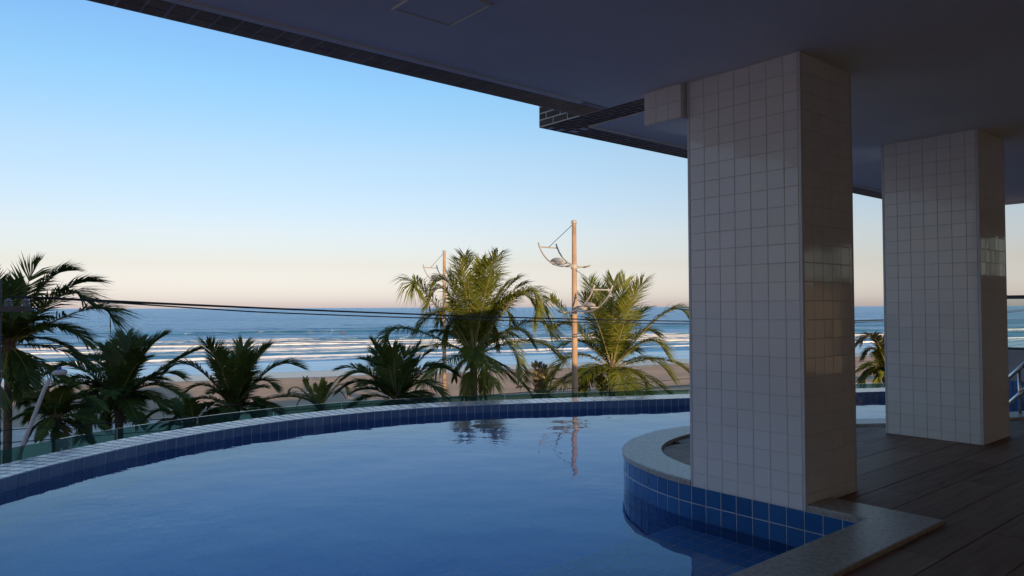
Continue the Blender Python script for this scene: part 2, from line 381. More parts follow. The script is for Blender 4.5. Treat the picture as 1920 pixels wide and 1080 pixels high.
def catmull(pts, step):
    pts = [Vector((*p, 0)) if len(p) == 2 else Vector(p) for p in pts]; out = []
    for i in range(len(pts)-1):
        p0, p1, p2, p3 = pts[max(i-1, 0)], pts[i], pts[i+1], pts[min(i+2, len(pts)-1)]
        for k in range(20):
            t = k/20
            out.append(.5*((2*p1)+(p2-p0)*t+(2*p0-5*p1+4*p2-p3)*t*t+(3*p1-p0-3*p2+p3)*t**3))
    out.append(pts[-1])
    res = [out[0].copy()]; need = step; acc = 0
    for a, b in zip(out, out[1:]):           # even spacing
        L = (b-a).length
        while L > 1e-9 and acc + L >= need:
            q = a.lerp(b, (need-acc)/L); res.append(q.copy()); acc = 0; L = (b-q).length; a = q
        acc += L
    return res
def offset(path, d):                          # to the left of the walking direction
    out = []
    for i, p in enumerate(path):
        t = (path[min(i+1, len(path)-1)]-path[max(i-1, 0)]).normalized(); out.append(p + Vector((-t.y, t.x, 0))*d)
    return out

# ------------------------------------------------------------------ the setting: land, sand, sea
SEA = -7.4; GND = -5.95
U = Vector((.933, .36, 0)).normalized(); NN = Vector((-.36, .933, 0)).normalized()
def UN(u, n, z): q = U*u + NN*n; return (q.x, q.y, z)
def grid_mesh(name, us, ns, zf, attrs):
    uu, nn = np.meshgrid(us, ns)
    z, at = zf(uu, nn)
    x = U.x*uu + NN.x*nn; y = U.y*uu + NN.y*nn
    v = np.stack([x.ravel(), y.ravel(), z.ravel()], 1).astype(np.float32)
    nu, nv = len(us), len(ns)
    i = np.arange(nu-1)[None, :] + np.arange(nv-1)[:, None]*nu
    q = np.stack([i, i+1, i+1+nu, i+nu], -1).reshape(-1, 4).astype(np.int32)
    me = bpy.data.meshes.new(name); me.vertices.add(len(v)); me.vertices.foreach_set('co', v.ravel())
    me.loops.add(q.size); me.loops.foreach_set('vertex_index', q.ravel())
    me.polygons.add(len(q)); me.polygons.foreach_set('loop_start', np.arange(0, q.size, 4, dtype=np.int32))
    me.polygons.foreach_set('loop_total', np.full(len(q), 4, np.int32)); me.polygons.foreach_set('use_smooth', np.ones(len(q), bool))
    me.update(calc_edges=True)
    for k, a in zip(attrs, at):
        l = me.attributes.new(k, 'FLOAT', 'POINT'); l.data.foreach_set('value', a.astype(np.float32).ravel())
    return me
def sm(x, a, b): t = np.clip((x-a)/(b-a), 0, 1); return t*t*(3-2*t)
_rs = np.random.RandomState(3)
def wob(u, n_terms, lmin, lmax, seed):       # smooth 1-D wobble
    r = np.random.RandomState(seed); s = 0
    for k in range(n_terms):
        l = lmin*(lmax/lmin)**r.rand(); s = s + math.sqrt(l/lmax)*np.sin(2*math.pi*u/l + r.rand()*6.28)
    return s/n_terms*1.6
def land_z(uu, nn):
    z = np.where(nn < 56, GND, GND - .12 - (nn-56)/(100-56)*(abs(SEA-GND)-.12))
    z = z + sm(nn, 57, 62)*(1-sm(nn, 78, 90))*(.10*wob(uu*.9+nn*2.1, 9, 3, 26, 5) + .06*wob(uu*1.7-nn*1.3, 9, 2, 14, 6))
    wet = sm(nn + 2.6*wob(uu, 6, 14, 90, 11), 84, 93)
    return z, [wet]
us = np.concatenate([-np.geomspace(6000, 130, 14), np.arange(-120, 131, 1.5), np.geomspace(140, 6000, 14)])
ns = np.concatenate([[-3000, -600, -120, -30], np.arange(0, 55, 5), [55.9, 56.1], np.arange(57, 118, .8)])
me = grid_mesh('beach_ground', us, ns, land_z, ['wet'])
link('beach_sand', me, M['sand'], kind='structure')
b = MBld(); b.poly([UN(-400, 27, GND+.008), UN(400, 27, GND+.008), UN(400, 51, GND+.008), UN(-400, 51, GND+.008)])
b.build('promenade', M['paving'], kind='structure')
b = MBld(); b.poly([UN(-400, 12, GND+.006), UN(400, 12, GND+.006), UN(400, 26.8, GND+.006), UN(-400, 26.8, GND+.006)])
b.build('road', M['asphalt'], kind='structure')
b = MBld(); b.box(Matrix.Rotation(math.atan2(U.y, U.x), 4, 'Z'), -400, 400, 26.8, 27.0, GND-.05, GND+.14)
b.build('kerb', M['concrete'], kind='structure')

BREAK = [(131, .32, 2.4, 1.0, 21), (157, .72, 3.4, .85, 22), (175, .95, 4.2, .95, 23), (196, .75, 4.8, .42, 24), (250, .95, 7, .32, 25), (275, .5, 7, 0, 35), (300, .65, 9, 0, 26), (325, .5, 8, 0, 36), (350, .6, 11, 0, 27), (385, .5, 11, 0, 37), (415, .55, 13, 0, 28), (455, .5, 13, 0, 38), (505, .5, 16, 0, 29), (570, .55, 18, 0, 39), (650, .6, 22, 0, 40), (760, .6, 26, 0, 41)]
def sea_z(uu, nn):
    z = np.full_like(uu, SEA); foam = np.zeros_like(uu)
    for n0, amp, wd, fo, sd in BREAK:
        c = n0 + 4.5*wob(uu, 7, 60, 420, sd) + 1.1*wob(uu, 6, 9, 40, sd+40) - .012*uu*(n0 > 140)
        d = (nn - c)/wd
        env = np.clip(.72 + .55*wob(uu, 6, 70, 300, sd+80), .1, 1.3)
        z = z + amp*env*np.where(d < 0, np.exp(-(d*1.9)**2), np.exp(-(d*.75)**2))
        if fo:
            brk = np.clip(wob(uu, 8, 35, 220, sd+120)*1.5 + (fo*2-1)*1.1 + .25, 0, 1)
            band = .92*np.exp(-np.clip(-d-.12, 0, None)**2*1.1)*np.exp(-np.clip(d-.1, 0, None)**2*6)
            foam = np.maximum(foam, band*brk)
            # spent foam trailing shoreward
            foam = np.maximum(foam, .60*brk*np.exp(-((d+2.6)/1.5)**2))
    z = z + sm(nn, 104, 125)*.05*(wob(uu*1.1+nn*.7, 8, 3, 18, 61) + wob(uu*.6-nn*1.9, 8, 3, 16, 62))*np.exp(-np.clip(nn-200, 0, None)/400)
    edge = 101.5 + 2.4*wob(uu, 7, 18, 120, 71) + .02*uu*0
    foam = np.maximum(foam, .72*np.exp(-((nn-edge-.4)/.55)**2))
    z = np.where(nn < edge, SEA - .25*(edge-nn)/4, z)
    chop = .035 + .965*sm(nn, 118, 165)
    return z, [np.clip(foam, 0, 1), chop]
us = np.concatenate([-np.geomspace(40000, 210, 30), np.arange(-200, 261, 1.25), np.geomspace(270, 40000, 30)])
ns = np.concatenate([np.arange(96, 200, .5), np.arange(200, 300, .9), np.geomspace(300, 40000, 110)])
me = grid_mesh('sea', us, ns, sea_z, ['foam', 'chop'])
link('sea', me, M['sea'], kind='structure')

# ------------------------------------------------------------------ plan curves (a = seaward, b = along the facade)
edge_ab = [(2.70, 3.655), (2.80, 3.665), (2.97, 3.70), (3.17, 3.77), (3.40, 3.89), (3.60, 4.07), (3.75, 4.28), (3.87, 4.56), (3.94, 4.9), (3.92, 5.28),
           (3.75, 5.8), (3.45, 6.35), (3.08, 6.89), (2.7, 7.6), (2.36, 8.38), (2.12, 9.2), (2.0, 10.2), (1.98, 11.4)]
EDGE = [W(p.x, p.y) for p in catmull(edge_ab, .051)]         # pool side of the curved coping
rim_xy = [(-3.30, -1.5), (-3.35, .4), (-3.42, 2.0), (-3.52, 3.4), (-3.56, 4.4), (-3.55, 5.0), (-3.45, 5.6), (-3.22, 6.32), (-2.94, 6.88), (-2.58, 7.40), (-2.14, 7.87),
          (-1.45, 8.38), (-.64, 8.76), (.39, 9.03), (1.45, 9.26), (2.27, 9.45), (4.9, 10.06), (6.69, 10.46)]
RIM = catmull(rim_xy, T)
glass_xy = [(-4.15, -1.5), (-4.25, 1.5), (-4.32, 3.6), (-4.30, 4.9), (-4.15, 5.92), (-3.78, 6.98), (-3.30, 7.74), (-2.73, 8.38), (-2.03, 8.92), (-.95, 9.36), (-.1, 9.6), (.88, 9.84), (2.45, 10.19), (5.39, 10.88), (6.3, 11.09)]
WATER, FLOORZ, RIMZ = -.21, -1.15, -.11

# ------------------------------------------------------------------ swimming pool
pool = empty('swimming_pool', W(4, 4, FLOORZ), 'curved blue tiled swimming pool beside the beach with overflow rim', 'swimming pool')
edge_line = [W(1.65, -4), W(1.65, 3.655), W(2.70, 3.655)] + EDGE[::2]
rin = RIM; rout = offset(RIM, .40)
# rim runs left->right with the pool on its right, so its left is outside
b = MBld()
for i in range(len(RIM)-1):
    p, q, r, s = rin[i], rin[i+1], rout[i+1], rout[i]
    z0, z1 = FLOORZ, RIMZ-.008
    b.poly([(p.x, p.y, z1), (q.x, q.y, z1), (r.x, r.y, z1), (s.x, s.y, z1)])
    b.poly([(p.x, p.y, z0), (q.x, q.y, z0), (q.x, q.y, z1), (p.x, p.y, z1)])
    b.poly([(s.x, s.y, z1), (r.x, r.y, z1), (r.x, r.y, z0-.5), (s.x, s.y, z0-.5)])
b.build('rim_wall', M['grout_rim'], pool)
bt_ = MBld()
for i in range(len(RIM)-1):
    p, q, r, s = rin[i], rin[i+1], rout[i+1], rout[i]
    bt_.poly([(v.x, v.y, RIMZ-.0072) for v in (p.lerp(s, .006), q.lerp(r, .006), r, s)])
bt_.build('rim_joint_bed', M['grout_dark'], pool)
rim_face = tmesh('rim_tile', T-.0065, .1-.006, M['rim_tile'])
rim_top = tmesh('rim_top_tile', T-.0065, .1-.0065, M['rim_tile'])
ff, tf = Field(), Field(); n_obj = 0
for i in range(len(RIM)-1):
    p, q = RIM[i], RIM[i+1]; t = (q-p).normalized(); inn = Vector((t.y, -t.x, 0)); mid = (p+q)/2
    seen = mid.y > 2.5 and mid.x > -4 and mid.x < 5.2 and mid.y > abs(mid.x)*1.25
    # inner face, one row above the water and more below it
    for k in range(6):
        c = Vector((mid.x, mid.y, RIMZ - .008 - .05 - .1*k)) + inn*.0005
        mw = frame(c, t, UP, t.cross(UP))
        if k == 0 and seen: put_tile('rim_tile', rim_face, mw, pool, .006)
        else: ff.add(rim_face, mw)
    for k in range(4):
        c = Vector((mid.x, mid.y, RIMZ-.008)) - inn*(.05+.1*k); mw = frame(c, t, UP.cross(t), UP)
        if seen and n_obj < 290 and mid.x < 1.2: put_tile('rim_top_tile', rim_top, mw, pool, .003); n_obj += 1
        else: tf.add(rim_top, mw, .003)
ff.build('rim_face_tiling', M['rim_tile'], pool); tf.build('rim_top_tiling', M['rim_tile'], pool)

outline = [W(1.66, -2.2)] + [Vector((p.x, p.y, 0)) for p in RIM] + [p for p in reversed(EDGE)] + [W(2.70, 3.655), W(1.65, 3.655)]
b = MBld(); b.poly([(p.x, p.y, WATER) for p in outline])
wo_ = b.build('pool_water', M['pool_water'], kind='structure')
b = MBld(); b.poly([(p.x, p.y, FLOORZ-.008) for p in outline]); b.build('pool_floor', M['grout_blue'], pool)
# pool walls under the coping
b = MBld()
for p, q in zip(edge_line, edge_line[1:]):
    b.poly([(p.x, p.y, FLOORZ-.02), (q.x, q.y, FLOORZ-.02), (q.x, q.y, -.012), (p.x, p.y, -.012)])
b.build('pool_wall', M['grout_white'], pool)
wt_ = tmesh('wall_tile', T-G*1.6, T-G*1.6, M['blue_tile']); wf = Field()
def wall_row(p, q, nrm, show):
    t = (q-p).normalized(); mid = (p+q)/2
    for k in range(9):
        c = Vector((mid.x, mid.y, -.014 - T*(k+.5))) + nrm*.0005
        x = UP.cross(nrm)
        mw = frame(c, x, UP, nrm)
        if k < 3 and show: put_tile('wall_tile', wt_, mw, pool, .007)
        else: wf.add(wt_, mw)
for i in range(10):                           # under the pillar, facing the camera side
    p = W(2.70-T*i, 3.655); q = W(2.70-T*(i+1), 3.655)
    wall_row(p, q, -BX, True)
L2 = EDGE[::2]
for i in range(len(L2)-1):
    t = (L2[i+1]-L2[i]).normalized(); nrm = Vector((-t.y, t.x, 0))
    wall_row(L2[i], L2[i+1], nrm, i < 26)
for i in range(50):                           # below the near coping
    p = W(1.65, 3.655-T*i); q = W(1.65, 3.655-T*(i+1)); wall_row(p, q, AX, False)
wf.build('wall_tiling', M['blue_tile'], pool)
# submerged ledge along the near coping and floor tiling
LZ = WATER - .20
b = MBld(); b.box(MB, -3, 3.65, 1.655, 2.80, FLOORZ-.005, LZ-.008); b.build('ledge', M['grout_white'], pool)
ft = tmesh('floor_tile', T-.0065, T-.0065, M['floor_tile']); lt = tmesh('ledge_tile', T-.006, T-.006, M['ledge_tile']); lf = Field(); lq = Field(); cnt = 0
for j in range(11):
    for i in range(62):
        bb = 3.60 - T*i; aa = 2.80 - .052 - T*j
        mw = frame(W(aa, bb, LZ-.008), BX, AX, UP)
        if i < 27 and cnt < 290: put_tile('ledge_tile', lt, mw, pool, .002); cnt += 1
        else: lq.add(lt, mw, .002)
for i in range(62):                            # ledge riser
    for k in range(7): lq.add(lt, frame(W(2.80, 3.60-T*i, LZ-.06-T*k), -BX, UP, AX), .002)
def inside(pt, poly):
    c = False; n = len(poly); j = n-1
    for i in range(n):
        a, b2 = poly[i], poly[j]
        if (a.y > pt.y) != (b2.y > pt.y) and pt.x < (b2.x-a.x)*(pt.y-a.y)/(b2.y-a.y)+a.x: c = not c
        j = i
    return c
ol = outline[::3]
for i in range(-25, 115):
    for j in range(0, 62):
        aa, bb = 2.85 + T*j, T*i
        q = W(aa, bb, FLOORZ-.008)
        if inside(q, ol): lf.add(ft, frame(q, BX, AX, UP), .002)
lf.build('floor_tiling', M['floor_tile'], pool); lq.build('ledge_tiling', M['ledge_tile'], pool)
# granite coping: L-shaped straight piece and the curved one
b = MBld()
b.prism([W(a, bb) for a, bb in ((1.655, -4), (1.655, 3.648), (1.968, 3.648), (1.968, 3.90), (1.40, 3.90), (1.40, -4))], -.012, .022)
b.build('coping', M['granite'], pool, bev=.006)
cin = offset(EDGE, -.27); cout = offset(EDGE, .012)
b = MBld()
for i in range(len(EDGE)-1):
    o0, o1, i0, i1 = cout[i], cout[i+1], cin[i], cin[i+1]
    zt, zb = .022, -.012
    b.poly([(o0.x, o0.y, zt-.006), (o1.x, o1.y, zt-.006), (o1.x, o1.y, zb), (o0.x, o0.y, zb)])
    m0, m1 = o0.lerp(i0, .02), o1.lerp(i1, .02)
    b.poly([(o0.x, o0.y, zt-.006), (o1.x, o1.y, zt-.006), (m1.x, m1.y, zt), (m0.x, m0.y, zt)])
    b.poly([(m0.x, m0.y, zt), (m1.x, m1.y, zt), (i1.x, i1.y, zt), (i0.x, i0.y, zt)])
    b.poly([(i0.x, i0.y, zt), (i1.x, i1.y, zt), (i1.x, i1.y, zb), (i0.x, i0.y, zb)])
    b.poly([(o0.x, o0.y, zb), (o1.x, o1.y, zb), (i1.x, i1.y, zb), (i0.x, i0.y, zb)])
b.build('coping', M['granite'], pool)

# glass guard beyond the overflow gutter
guard = empty('glass_guard', (-1, 9.4, -1.3), 'low frameless green glass guard curving behind the pool rim', 'glass guard')
gp = catmull(glass_xy, .02)
joints_px = [222, 374, 514, 642, 834, 946, 1082, 1290, 1500, 1640]
def nearest(px): return min(range(len(gp)), key=lambda i: abs(CX+F*gp[i].x/gp[i].y-px) if gp[i].y > 5.2 else 1e9)
idx = [0, 90, 180, 270, 330] + [nearest(x) for x in joints_px] + [len(gp)-1]
idx = sorted(set(i for i in idx))
for i0, i1 in zip(idx, idx[1:]):
    if i1-i0 < 6: continue
    seg = gp[i0:i1+1]; p0, p1 = seg[0], seg[-1]
    steps = max(2, int((p1-p0).length/.15)); path = [seg[int(k*(len(seg)-1)/steps)] for k in range(steps+1)]
    path[0] = path[0].lerp(path[1], .03); path[-1] = path[-1].lerp(path[-2], .03)
    L, Rr = offset(path, .006), offset(path, -.006)
    b = MBld(); z0, z1 = -1.3, -.085
    for k in range(steps):
        for q in (L, Rr): b.poly([(q[k].x, q[k].y, z0), (q[k+1].x, q[k+1].y, z0), (q[k+1].x, q[k+1].y, z1), (q[k].x, q[k].y, z1)])
        b.poly([(L[k].x, L[k].y, z1), (L[k+1].x, L[k+1].y, z1), (Rr[k+1].x, Rr[k+1].y, z1), (Rr[k].x, Rr[k].y, z1)])
    for k in (0, steps): b.poly([(L[k].x, L[k].y, z0), (Rr[k].x, Rr[k].y, z0), (Rr[k].x, Rr[k].y, z1), (L[k].x, L[k].y, z1)])
    b.build('glass_panel', M['green_glass'], guard)

# ------------------------------------------------------------------ deck with planks
mid = offset(EDGE, -.12)
pts = [W(1.52, -4), W(1.52, 3.75), W(2.70, 3.75)] + mid[4:] + [W(1.8, 11.39), W(-6, 11.39), W(-6, -12), W(1.52, -12)]
b = MBld(); b.poly([(p.x, p.y, -.016) for p in pts])
deck = b.build('deck', M['frame_dark'], kind='structure')
PW, PL = .232, 1.2
def brange(a):                                # where along b a plank row at a may lie
    if a < 1.50: return [(-3.2, 11.35)]
    ab = [(-SA*p.x+CA*p.y, CA*p.x+SA*p.y) for p in mid]
    c = [x for x in ab if x[0] > a]
    if not c: return []
    lo = min(x[1] for x in c); hi = max(x[1] for x in c)
    lo = max(lo, 3.74) if a < 2.9 else lo
    return [(lo, hi)]
pm = {}
r0 = -14
for k in range(r0, 10):
    a0 = 1.45 + PW*k; a1 = a0 + PW - .003
    if k == 0: a0_ = a0
    rngs = brange(max(a0, a1) if a0 > 1.3 else a1)
    for lo, hi in rngs:
        off = (k*.47 % 1)*PL
        x = lo - off
        while x < hi:
            x0, x1 = max(x, lo), min(x+PL-.003, hi); x += PL
            if x1-x0 < .05: continue
            key = round(x1-x0, 3)
            if key not in pm:
                h, w = key/2, (PW-.003)/2; c = .0015
                v = [(-h, -w, -.016), (h, -w, -.016), (h, w, -.016), (-h, w, -.016), (-h, -w, -c), (h, -w, -c), (h, w, -c), (-h, w, -c), (-h+c, -w+c, 0), (h-c, -w+c, 0), (h-c, w-c, 0), (-h+c, w-c, 0)]
                f = [(8, 9, 10, 11)]
                for q in range(4):
                    j = (q+1) % 4; f += [(q, j, 4+j, 4+q), (4+q, 4+j, 8+j, 8+q)]
                pm[key] = bpy.data.meshes.new('plank'); pm[key].from_pydata(v, [], f); pm[key].materials.append(M['wood'])
            link('plank', pm[key], parent=deck, mw=frame(W((a0+a1)/2, (x0+x1)/2, rnd.uniform(-.0006, .0006)), BX, AX, UP))

# ------------------------------------------------------------------ the building: ceiling, soffits, walls
CE = 2.42
bld = empty('apartment_building', W(-3, 3, GND), 'apartment building with plaster ceiling and brown tiled soffit over the pool terrace', 'building')
b = MBld(); b.prism([W(*p) for p in ((3.64-.262, -14), (3.64-.262, 3.685), (4.08-.0, 3.685), (4.08, 11.4), (-6.3, 11.4), (-6.3, -14))], CE, CE+.12)
b.build('ceiling', M['plaster'], bld)
b = MBld()
b.prism([W(*p) for p in ((3.64, -14), (3.64, 3.685), (4.08, 3.685), (4.08, 11.4), (1.5, 10.7), (-6.3, 8.6), (-6.3, -14))], CE+.125, 4.4)
b.build('upper_storey', M['render_wall'], bld)  # unseen; height and cut corner shaped to place its shadow on the palms
b = MBld(); b.prism([W(*p) for p in ((3.6, -14), (3.6, -4), (-6.3, -4), (-6.3, -14))], 4.41, 8.6); b.build('shade_block', M['render_wall'], bld)  # unseen block added on the roof to shade the big left palm
b = MBld(); b.box(MB, -14, 3.684, 3.64-.262, 3.64, CE-.004, CE+.124); b.build('soffit_band', M['grout_brown'], bld)
sq = tmesh('soffit_tile', T-.008, T-.008, M['brown_tile'], .006)
sf = Field()
for i in range(70):
    for k in range(2):
        mw = frame(W(3.64-.056-T*k, 3.62-T*i, CE-.004), BX, -AX, -UP)
        if i < 32: put_tile('soffit_tile', sq, mw, bld, .008)
        else: sf.add(sq, mw)
b = MBld(); b.box(MB, -14, 3.43, 3.378-.012, 3.378+.03, CE-.012, CE+.02); b.build('cornice_strip', M['plaster'], bld)
# second slab: bands of thin bricks along its edges
b = MBld()
b.box(MB, 3.685, 3.935, 3.005, 4.08, CE-.004, CE-.001); b.box(MB, 3.936, 11.4, 4.08-.27, 4.08, CE-.004, CE-.001); b.box(MB, 11.13, 11.4, 2.0, 4.08-.271, CE-.004, CE-.001)
b.build('soffit_band', M['grout_pale'], bld)
b = MBld(); b.box(MB, 3.683, 3.72, 3.64, 4.08, CE-.002, CE+.6); b.build('fascia', M['grout_pale'], bld)
b = MBld(); b.box(MB, 3.936, 11.12, 3.79, 3.812, CE-.014, CE-.002); b.box(MB, 3.92, 3.95, 3.005, 3.80, CE-.014, CE-.0045); b.build('cornice_strip', M['plaster'], bld)
BL, BH = .152, .050
bk = tmesh('brick', BL-.009, BH-.009, M['dark_brick'], .008)
for r in range(5):                            # fascia at the end of the slab
    for i in range(5):
        a = 4.08 - .076 - BL*i + (.5*BL if r % 2 else 0)
        if a > 4.08-.03 or a < 3.4: continue
        put_tile('brick', bk, frame(W(a, 3.684, CE+.026+BH*r), -AX, UP, -BX), bld, .006)
bkh = tmesh('brick', BL/2-.009, BH-.009, M['dark_brick'], .008)
for r in (1, 3): put_tile('brick', bkh, frame(W(4.08-.038, 3.684, CE+.026+BH*r), -AX, UP, -BX), bld, .006)
for r in range(5):                            # band running in to the pillar
    for i in range(7):
        a = 4.08 - .076 - BL*i - (.5*BL if r % 2 else 0)
        if a < 3.08: continue
        put_tile('brick', bk, frame(W(a, 3.685+.025+BH*r, CE-.004), AX, BX, -UP), bld, .006)
for r in range(5):                            # band along the outer edge
    for i in range(49):
        bb = 3.936 + .076 + BL*i + (.5*BL if r % 2 else 0)
        mw = frame(W(4.08-.026-.0535*r, bb, CE-.004), BX, -AX, -UP)
        if bb > 11.2: continue
        if i < 20: put_tile('brick', bk, mw, bld, .006)
        else: sf.add(bk, mw)
sf.build('soffit_tiling', M['dark_brick'], bld)
# dropped beam along the pillars with a tiled end
b = MBld(); b.box(MB, 3.612, 4.25, 2.712, 3.0, 2.205, CE+.01); bm_ = b.build('beam', M['plaster'], bld)
bt = tmesh('beam_tile', .092, T-G, M['white_tile'])
b = MBld(); b.box(MB, 3.607, 3.613, 2.714, 2.998, 2.207, CE-.002); b.build('beam_end', M['grout_light'], bld)
for i in range(3):
    for k in range(2):
        put_tile('beam_tile', bt, frame(W(2.714+.047+.0953*i, 3.607, 2.205+.054+T*k), -AX, UP, -BX), bld, .004)
# ceiling access hatch
b = MBld(); h0, h1, k0, k1 = 1.45, 2.0, 2.56, 2.86
b.box(MB, 1.71, 2.00, 2.56, 2.85, CE-.005, CE-.001); b.build('access_hatch', M['plaster'], bld, bev=.002)
b = MBld()
for (x0, x1, y0, y1) in ((1.69, 2.02, 2.856, 2.872), (1.69, 2.02, 2.538, 2.554), (1.69, 1.705, 2.555, 2.855), (2.005, 2.02, 2.555, 2.855)):
    b.box(MB, x0, x1, y0, y1, CE-.010, CE-.001)
b.build('hatch_frame', M['plaster'], bld)
# back and side walls of the terrace; unseen back gaps added to let in sun
b = MBld(); b.box(MB, -5.5, 9.9, -6.3, -6.0, GND, CE+.12); b.box(MB, 9.901, 11.39, -6.3, -6.0, 2.3, CE+.12); b.box(MB, -14, 11.39, -6.299, -6.001, GND, -.02); b.build('back_wall', M['render_wall'], bld)
# end wall with an unseen strip window, sized for the reflections in the pillar tiles
b = MBld()
b.box(MB, 11.4, 11.6, -6.3, 4.3, GND, .47)
b.box(MB, 11.4, 11.6, -6.3, -2.6, .472, CE+.12); b.box(MB, 11.4, 11.6, 1.25, 2.6, .472, CE+.12)
b.box(MB, 11.4, 11.6, -2.6, 1.25, .472, 1.47); b.box(MB, 11.4, 11.6, -2.6, 1.25, 2.0, CE+.12)
b.build('end_wall', M['wall_grey'], bld)
for i in range(5):
    a0 = -2.6 + i*.77
    b = MBld(); b.box(MB, 11.47, 11.53, a0+.003, a0+.04, 1.473, 1.997); b.box(MB, 11.47, 11.53, a0+.73, a0+.767, 1.473, 1.997)
    w = b.build('window', M['frame_dark'], bld)
    b = MBld(); b.box(MB, 11.49, 11.50, a0+.041, a0+.729, 1.473, 1.997); pn = b.build('pane', M['window_glass'], w)
    pn.parent = w; pn.matrix_parent_inverse = w.matrix_basis.inverted() @ Matrix.Translation(Vector())
# blue tiles on the pool side of the end wall
ef = Field()
for i in range(27):
    for k in range(12):
        ef.add(wt_, frame(W(2.05+T*i, 11.399, .01-T*k), -AX, UP, -BX))
ef.build('end_wall_tiling', M['blue_tile'], pool)
# podium below the terrace
b = MBld(); gq = gp[::20]
b.prism([Vector((p.x, p.y, 0)) for p in offset(gq, .12)] + [W(4.3, 11.6), W(-6.3, 11.6), W(-6.3, -6)], GND, -1.3)
b.build('podium', M['render_wall'], bld)

# glass screen on the end wall
scr = empty('glass_screen', W(3.2, 11.5, .47), 'dark framed green glass screen standing on the grey end wall', 'glass screen')
b = MBld()
b.box(MB, 11.46, 11.54, 2.62, 4.28, 1.15, 1.20); b.box(MB, 11.46, 11.54, 2.62, 4.28, .472, .50)
for a in (2.62, 3.02, 3.62, 4.22): b.box(MB, 11.46, 11.54, a, a+.055, .501, 1.149)
b.build('frame', M['frame_dark'], scr)
for a0, a1 in ((2.677, 3.018), (3.077, 3.618), (3.677, 4.218)):
    b = MBld(); b.box(MB, 11.495, 11.505, a0, a1, .501, 1.149); b.build('pane', M['window_glass'], scr)

# handrail at the far pool corner
hr = empty('handrail', W(2.25, 8.3, .02), 'two-bar stainless handrail rising beside the second pillar', 'handrail')
h0 = P(1882, 713, 7.1); h1 = P(1975, 634, 7.1)
for dz in (0, -.245):
    b = MBld(); b.tube([h0+Vector((0, 0, dz)), h1+Vector((0, 0, dz))], .019, 10); b.build('rail', M['steel'], hr, smooth=True)
for px in (1908, 1962):
    q = P(px, 700, 7.1); top = h0.lerp(h1, (px-1882)/93.)
    b = MBld(); b.tube([Vector((top.x, top.y, .0)), top], .015, 8); b.build('post', M['steel'], hr, smooth=True)

# ------------------------------------------------------------------ pillars
def pillar(name, a0, a1, b0, b1, z0, label, whole):
    t = .0025
    root = empty(name, W((a0+a1)/2, (b0+b1)/2, z0), label, 'pillar')
    b = MBld(); b.box(MB, b0+t, b1-t, a0+t, a1-t, z0, CE+.01); b.build('core', M['grout_light'], root)
    H = CE - .004 - z0
    for (aa, bb) in ((a0, b0), (a1, b0), (a0, b1), (a1, b1)):     # corner trims
        sa = 1 if aa == a0 else -1; sb = 1 if bb == b0 else -1
        b = MBld(); x0, x1 = sorted((bb-sb*.001, bb+sb*.016)); y0, y1 = sorted((aa-sa*.001, aa+sa*.016))
        b.box(MB, x0, x1, y0, y1, z0+.001, CE-.002); b.build('corner_trim', M['trim'], root, bev=.003)
    fld = Field(); cnt = 0
    faces = [(W(a1, b0), -AX, -BX, a1-a0, True), (W(a0, b0), BX, -AX, b1-b0, True), (W(a0, b1), AX, BX, a1-a0, False), (W(a1, b1), -BX, AX, b1-b0, False)]
    for o, x, nrm, wd, front in faces:
        u0 = .0175; cols = []; u = u0
        while u < wd - .0175 - .02:
            w = min(T, wd-.0175-u); cols.append((u, w)); u += T
        z = CE - .004; rows = []
        while z > z0 + .02:
            h = min(T, z-z0); rows.append((z, h)); z -= T
        for u, w in cols:
            for zt, h in rows:
                me = tmesh('tile_%s' % name, w-.0030, h-.0030, M['white_tile'], .008, .0012)
                c = o + x*(u+w/2) - nrm*.0027; c.z = zt - h/2
                mw = frame(c, x, UP, nrm)
                if front and cnt < 318: put_tile('tile', me, mw, root, .0045); cnt += 1
                else: fld.add(me, mw, .0035)
    fld.build('tile_cladding', M['white_tile'], root)
    return root
pillar('pillar', 1.972, 2.70, 3.648, 4.225, -.012, 'white tiled pillar rising from the curved granite pool edge', True)
pillar('pillar', 1.985, 2.705, 6.325, 6.92, 0.0, 'white tiled pillar standing on the wood deck beside the handrail', True)

